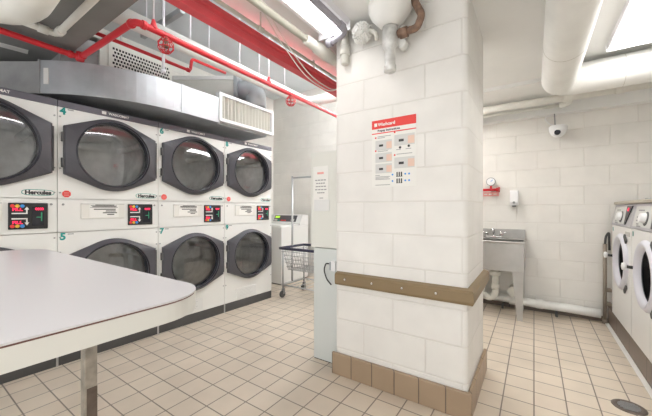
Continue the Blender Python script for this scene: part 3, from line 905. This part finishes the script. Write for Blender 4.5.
t = thing('return_duct', 'pale duct with a perforated grille above the supply duct', 'duct', (-3.0, 1.05, 2.28))
MB().box(-.5, 0, 0, .62, 0, .30).build('housing', 'cream_pipe', t, bevel=.004)
MB().box(-.5, -.02, -.25, -.001, -.0, .26).build('side_section', 'galv_dull', t)
MB().box(-.5, -.02, -.25, .62, .265 + .036, .32).build('cap', 'cream_pipe', t)
fr_ = MB().box(.0005, .010, .06, .60, .03, .285).build('grille', 'cream_pipe', t, bevel=.003)
g = MB()
for i in range(20):
    for j in range(7):
        y = .10 + i * .0246 + (.012 if j % 2 else 0); z = .065 + j * .031
        g.box(.0101, .0112, y - .0078, y + .0078, z - .0095, z + .0095)
g.build('perforation', 'dark_hole', fr_)
t = thing('branch_duct', 'pale branch duct running behind the louvred register', 'duct', (-3.39, 1.86, 2.34), math.atan2(.562, .827))
MB().box(0, .72, 0, .30, 0, .265).build('housing', 'cream_pipe', t)
MB().box(-.0, .725, -.012, .31, .266, .305).build('top_flange', 'ceiling', t)
MB().box(.726, .76, -.03, .32, .02, .34).build('collar', 'galv', t)
b = MB().tube(rounded([(.761, .14, .18), (.93, .14, .18), (.93, .14, .0)], .16, 8), .125, 24)
b.build('elbow', 'galv', t)
# ================================================================== RED BEAM AND SPRINKLER PIPES
t = thing('red_beam', 'red painted steel beam running along the ceiling left of the pillar', 'beam', (-1.508, 2.4, 2.2))
L0, L1 = -3.4, 1.798
b = MB()
b.prism_xz([(-.030, .0), (.030, .0), (.030, .040), (.024, .046), (.024, .062), (.036, .068), (.036, .092), (-.030, .092)], L0, L1)
b.build('beam', 'red_beam', t)
multi('hanger', 'fixture', t, [lambda b, y=y: b.box(.012, .030, y - .015, y + .015, .090, .159) for y in (-2.4, -1.55, -.4, 1.0)])

SZ = 2.31
t = thing('sprinkler_line', 'red sprinkler pipe with an elbow running over the dryers and duct', 'pipe', (-2.035, .90, SZ))
b = MB().tube(rounded([(-.795, -2.2, 0), (-.84, -.02, 0), (-.0, .0, 0), (0, 2.5, 0)], .045), .0205, 14)
b.build('pipe', 'red', t)
multi('fitting', 'red', t, [lambda b, x=x, y=y, ax=ax: b.lathe([(.025, -.014), (.027, -.008), (.027, .008), (.025, .014)], (x, y, 0), ax, 16)
                            for (x, y, ax) in ((-.79, -.02, 'x'), (-.05, 0, 'x'), (-.838, -.08, 'y'), (0, .05, 'y'))])
multi('fitting', 'red', t, [lambda b: b.lathe([(.027, -.03), (.027, .03)], (-.825, -.025, 0), 'z', 16)])
for y in (.19, 1.46):
    hd = MB().lathe([(.016, -.012), (.014, -.045), (.008, -.05), (.008, -.07), (.022, -.074), (.022, -.078)], (0, y, 0), 'z', 14).build('sprinkler_head', 'rust', t)
    gd = MB()
    for z, r in ((-.03, .030), (-.055, .048), (-.085, .048), (-.11, .030)):
        gd.tube([(r * math.cos(a), y + r * math.sin(a), z) for a in [k * PI / 10 for k in range(20)]], .0028, 6, closed=True)
    for k in range(8):
        a = k * PI / 4
        gd.tube([(q * math.cos(a), y + q * math.sin(a), z) for z, q in ((-.02, .02), (-.03, .030), (-.055, .048), (-.085, .048), (-.11, .030), (-.118, .004))], .0028, 6)
    gd.build('guard', 'red', hd)
multi('hanger_clamp', 'red', t, [lambda b, y=y: b.lathe([(.022, -.012), (.024, .0), (.014, .03), (.010, .05)], (0, y, .014), 'z', 12) for y in (.11, 1.15)])
multi('hanger_rod', 'fixture', t, [lambda b, y=y: b.tube([(0, y, .05), (0, y, HZ - SZ - .002)], .006, 8) for y in (.11, 1.15)])

t = thing('branch_sprinkler_line', 'thin red sprinkler pipe with a step, behind the white pipe', 'pipe', (-2.7, .93, 2.462))
b = MB().tube(rounded([(0, -.03, 0), (0, .75, 0), (0, .765, .12), (0, 1.15, .125)], .03), .014, 12); b.build('pipe', 'red', t)
multi('fitting', 'red', t, [lambda b: b.lathe([(.019, -.014), (.019, .014)], (0, .73, 0), 'y', 12),
                            lambda b: b.lathe([(.019, -.014), (.019, .014)], (0, .50, 0), 'y', 12).lathe([(.012, .0), (.010, .045)], (0, .50, 0), 'z', 10)])
multi('hanger_rod', 'fixture', t, [lambda b, y=y, z=z: b.tube([(0, y, z), (0, y, HZ - 2.462 - .002)], .006, 8) for y, z in ((.16, .014), (.50, .045), (.95, .13))])

t = thing('insulated_pipe', 'thick white insulated pipe running beside the red sprinkler pipe', 'pipe', (-2.38, .90, 2.50))
b = MB().tube(rounded([(0, 0, 0), (0, 2.18, 0), (.82, 2.20, 0)], .14, 8), .062, 20); b.build('pipe', 'white_pipe', t)
multi('hanger_rod', 'fixture', t, [lambda b, y=y: b.tube([(0, y, .060), (0, y, HZ - 2.5 - .002)], .007, 8) for y in (.58, 1.1, 1.75)])
t = thing('strut_channel', 'short grey strut channel hung over the red sprinkler elbow', 'strut', (-2.70, 1.40, 2.74))
MB().box(-.32, .34, -.02, .02, 0, .045).build('channel', 'galv', t, bevel=.002)
multi('hanger_rod', 'fixture', t, [lambda b, x=x: b.tube([(x, 0, .044), (x, 0, HZ - 2.74 - .002)], .006, 8) for x in (-.25, .30)])
t = thing('conduit_drop', 'white vertical conduit dropping to the curved duct', 'conduit', (-2.52, 1.33, 2.272))
MB().tube([(0, 0, .01), (0, 0, HZ - 2.275)], .012, 10).build('tube', 'fixture', t)
MB().lathe([(.02, 0), (.02, .02)], (0, 0, 0), 'z', 12).build('flange', 'fixture', t)
t = thing('duct_hanger', 'thin white rod holding the louvred register', 'rod', (-2.64, 2.50, 2.331))
MB().tube([(0, 0, 0), (0, 0, HZ - 2.333)], .010, 8).build('rod', 'fixture', t)

# grey drop ceiling pipes, upper left
t = thing('wrapped_pipe', 'thick cream wrapped pipe elbow in the upper left corner', 'pipe', (-2.04, .52, 2.20))
b = MB().tube(rounded([(.30, -.12, .0), (-.22, -.10, .0), (-.30, -.9, .0)], .22, 10), .105, 24); b.build('pipe', 'cream_pipe', t)
multi('hanger', 'galv_dull', t, [lambda b, x=x: b.box(x - .008, x + .008, -.13, -.09, .104, .159) for x in (-.1, .2)])
t = thing('drop_pipe', 'thin cream pipe with elbow below the grey ceiling', 'pipe', (-2.53, .66, 2.315))
b = MB().tube(rounded([(-.10, -.45, 0), (-.10, .02, 0), (1.0, .02, 0)], .035), .020, 14); b.build('pipe', 'cream_pipe', t)
multi('fitting', 'cream_pipe', t, [lambda b: b.lathe([(.027, -.025), (.027, .025)], (-.04, .02, 0), 'x', 14), lambda b: b.lathe([(.027, -.025), (.027, .025)], (-.10, -.05, 0), 'y', 14)])
lb = MB().box(-.04, .04, -.075, .075, -.003, 0).build('ceiling_label', 'paper', None, loc=(-3.235, .585, CZ - .0005), rotz=-.15)
tag(lb, 'pale paper label stuck on the grey ceiling above the dryers', 'label')
# ================================================================== PIPES RIGHT OF THE RED BEAM
t = thing('putty_pipe', 'putty coloured ceiling pipe between the red beam and the light', 'pipe', (-1.255, 1.0, 2.28))
MB().tube([(0, -2.4, 0), (0, .68, 0)], .022, 14).build('pipe', 'olive_pipe', t)
MB().lathe([(.030, .60), (.034, .63), (.034, .72), (.044, .73), (.044, .90), (.038, .92), (.038, 1.6)], (0, 0, 0), 'y', 18).build('coupling', 'cream_pipe', t)
MB().box(-.02, .02, -.02, .02, .022, .079).build('hanger', 'galv_dull', t)
t = thing('thin_conduit', 'thin putty conduit clipped right beside the red beam', 'conduit', (-1.39, 1.0, 2.255))
MB().tube([(0, -2.0, 0), (0, 2.2, 0)], .011, 10).build('tube', 'olive_pipe', t)
b = MB().lathe([(.017, -.02), (.017, .02)], (0, .33, 0), 'y', 10); b.tube([(0, .33, .0), (0, .33, .104)], .005, 8); b.build('hanger', 'olive_pipe', t)
t = thing('loose_cable', 'grey cable sagging across the red beam', 'cable', (-1.40, 1.35, 2.22))
MB().tube(rounded([(.10, -.1, .09), (.04, .10, .03), (.0, .45, -.10), (.03, .75, -.12), (.13, .85, -.02)], .14, 8), .0038, 6).build('strand', 'cream_pipe', t)
MB().tube(rounded([(.11, -.05, .09), (.05, .15, .03), (.01, .5, -.08), (.04, .78, -.10), (.14, .86, -.01)], .14, 8), .0038, 6).build('strand', 'cream_pipe', t)

def light(name_label, x0, x1, y0, y1, z, top=CZ, lens='lamp', bare=False, mg=.07):
    t = thing('ceiling_light', name_label, 'light', ((x0 + x1) / 2, (y0 + y1) / 2, z), group='fluorescent ceiling lights')
    hw, hl = (x1 - x0) / 2, (y1 - y0) / 2
    hg = min(top - z, .06)
    if top - z > .06:
        for y in (-hl * .7, hl * .7):
            MB().tube([(0, y, hg), (0, y, top - z - .001)], .006, 8).build('stem', 'fixture', t)
    if bare:
        MB().box(-.03, .03, -hl, hl, .03, hg).build('housing', 'fixture', t)
        multi('tube', lens, t, [lambda b, x=x: b.tube([(x, -hl + .01, 0), (x, hl - .01, 0)], .019, 12) for x in (-hw, hw)])
        multi('socket_bracket', 'fixture', t, [lambda b, y=y: b.box(-hw - .03, hw + .03, y - .006, y + .006, -.03, hg) for y in (-hl, hl)])
        return t
    MB().prism_xz([(-hw - mg, hg - .0005), (-hw - mg * .78, hg - .03), (-hw, .012), (hw, .012), (hw + mg * .78, hg - .03), (hw + mg, hg - .0005)], -hl, hl).build('housing', 'fixture', t)
    MB().box(-hw, hw, -hl + .004, hl - .004, 0, .0115).build('lens', lens, t, bevel=.004)
    multi('end_cap', 'fixture', t, [lambda b: b.box(-hw - mg - .002, hw + mg - .002, hl + .0005, hl + .012, -.002, hg - .001), lambda b: b.box(-hw - mg - .002, hw + mg - .002, -hl - .012, -hl - .0005, -.002, hg - .001)])
    return t
light('narrow fluorescent ceiling light left of the pillar', -1.145, -1.040, .50, 1.70, 2.30, lens='lamp_soft')
light('wide fluorescent ceiling light above the front load washers', .465, .80, 1.85, 3.04, 2.315, lens='lamp_dim', mg=.02)
light('added fill light out of sight behind the pillar', -.95, -.65, 2.75, 3.75, 2.305)  # unseen lamp added to brighten the room behind the pillar
light('added fill light out of view over the room entrance', -.5, -.1, -1.9, -.7, 2.315)  # unseen lamp added behind the camera as fill
light('fluorescent light hung in the high recess behind the pillar', -1.95, -1.66, 3.25, 4.1, 2.60, HZ, lens='lamp_brightest', bare=True)
light('added fill strip hidden in the high recess beside the red beam', -1.68, -1.58, 1.1, 3.1, 2.68, HZ, lens='lamp_bright', bare=True)  # invented strip, hidden by the ceiling edge, to light dryers and ducts

t = thing('grey_conduit', 'violet grey conduit along the narrow ceiling light', 'conduit', (-.975, 1.0, 2.27))
MB().tube(rounded([(0, -1.2, 0), (0, .66, 0), (-.08, .70, -.005), (-.17, .715, -.005)], .05), .019, 12).build('tube', 'violet_pipe', t)
multi('fitting', 'violet_pipe', t, [lambda b: b.lathe([(.026, -.02), (.026, .02)], (-.16, .713, -.005), 'x', 12), lambda b: b.lathe([(.025, -.02), (.025, .02)], (0, .60, 0), 'y', 12)])

# cluster on top of the pillar
t = thing('valve_bundle', 'white plastic wrapped valve at the pillar top beside the light', 'valve', (-.915, 1.755, 2.28))
b = MB()
bmesh.ops.create_icosphere(b.bm, subdivisions=4, radius=.06)
for v in b.bm.verts:
    n_ = v.co.normalized()
    v.co += n_ * (.009 * math.sin(n_.x * 19 + 2) * math.sin(n_.z * 23) + .007 * math.sin(n_.y * 31 + n_.x * 11))
b.build('wrapping', 'white_pipe', t)
MB().tube(rounded([(.05, .0, -.0), (.10, .0, -.03), (.09, .03, -.06)], .03), .014, 10).build('tail', 'cream_pipe', t)
t = thing('short_drop_pipe', 'short cream pipe end dropping at the left top of the pillar', 'pipe', (-1.06, 1.786, 2.13))
MB().tube([(0, 0, 0), (0, 0, .229)], .026, 14).build('pipe', 'cream_pipe', t)
MB().lathe([(.034, .06), (.034, .12)], (0, 0, 0), 'z', 14).build('coupling', 'cream_pipe', t)
t = thing('wrapped_fitting', 'white wrapped pipe funnel with galvanised stub on the pillar front', 'pipe', (-.70, 1.70, 1.955))
b = MB().lathe([(.046, .262), (.062, .275), (.115, .335), (.125, .36), (.125, .404)], (0, 0, 0), 'z', 28); b.build('wrapping', 'white_pipe', t)
b = MB().lathe([(.030, .0), (.036, .004), (.036, .035), (.031, .045), (.033, .13), (.044, .145), (.045, .26)], (0, 0, 0), 'z', 22); b.build('stub', 'stub_paint', t)
b = MB().tube(rounded([(.035, .01, .215), (.15, .03, .225), (.178, .03, .29), (.125, .02, .404)], .022), .021, 12)
b.lathe([(.029, .055), (.029, .10)], (0, .016, .215), 'x', 12)
o = b.build('side_pipe', 'rust', t); o['label'] = 'rusty brown side pipe'
b = MB().tube([(.055, .09, .17), (.055, .03, .17)], .026, 14); b.tube([(.05, .06, .18), (.05, .06, .28)], .018, 12); b.build('cleanout', 'white_pipe', t)

# ================================================================== RIGHT CEILING PIPES
t = thing('ceiling_duct', 'large round white duct turning along the ceiling above the washers', 'duct', (.17, 3.25, 2.222))
b = MB().tube(rounded([(0, -5.0, 0), (0, 0, 0), (1.27, 0, 0)], .13, 8), .12, 32); b.build('duct', 'white_pipe', t)
multi('seam', 'olive_pipe', t, [lambda b: b.lathe([(.1195, -.003), (.1212, 0), (.1195, .003)], (0, -.75, 0), 'y', 32, cap=False), lambda b: b.lathe([(.1195, -.002), (.1208, 0), (.1195, .002)], (.40, 0, 0), 'x', 32, cap=False)])
b = MB().tube([(.55, -.0, .12), (.55, 0, .137)], .02, 10); b.build('hanger', 'cream_pipe', t)
t = thing('wall_pipe', 'cream pipe with couplings along the top of the back wall', 'pipe', (-.2, 3.88, 2.266))
MB().tube([(-1.2, 0, 0), (1.64, 0, 0)], .038, 16).build('pipe', 'cream_pipe', t)
multi('coupling', 'cream_pipe', t, [lambda b: b.lathe([(.045, -.04), (.047, -.03), (.047, .03), (.045, .04)], (.48, 0, 0), 'x', 18).tube(rounded([(.48, 0, 0), (.50, .02, -.05), (.42, .05, -.055)], .03), .03, 12),
                                    lambda b: b.lathe([(.044, -.03), (.044, .03)], (.86, 0, 0), 'x', 18)])
MB().tube([(-1.2, .06, -.052), (.44, .06, -.052)], .016, 12).build('small_pipe', 'cream_pipe', t)
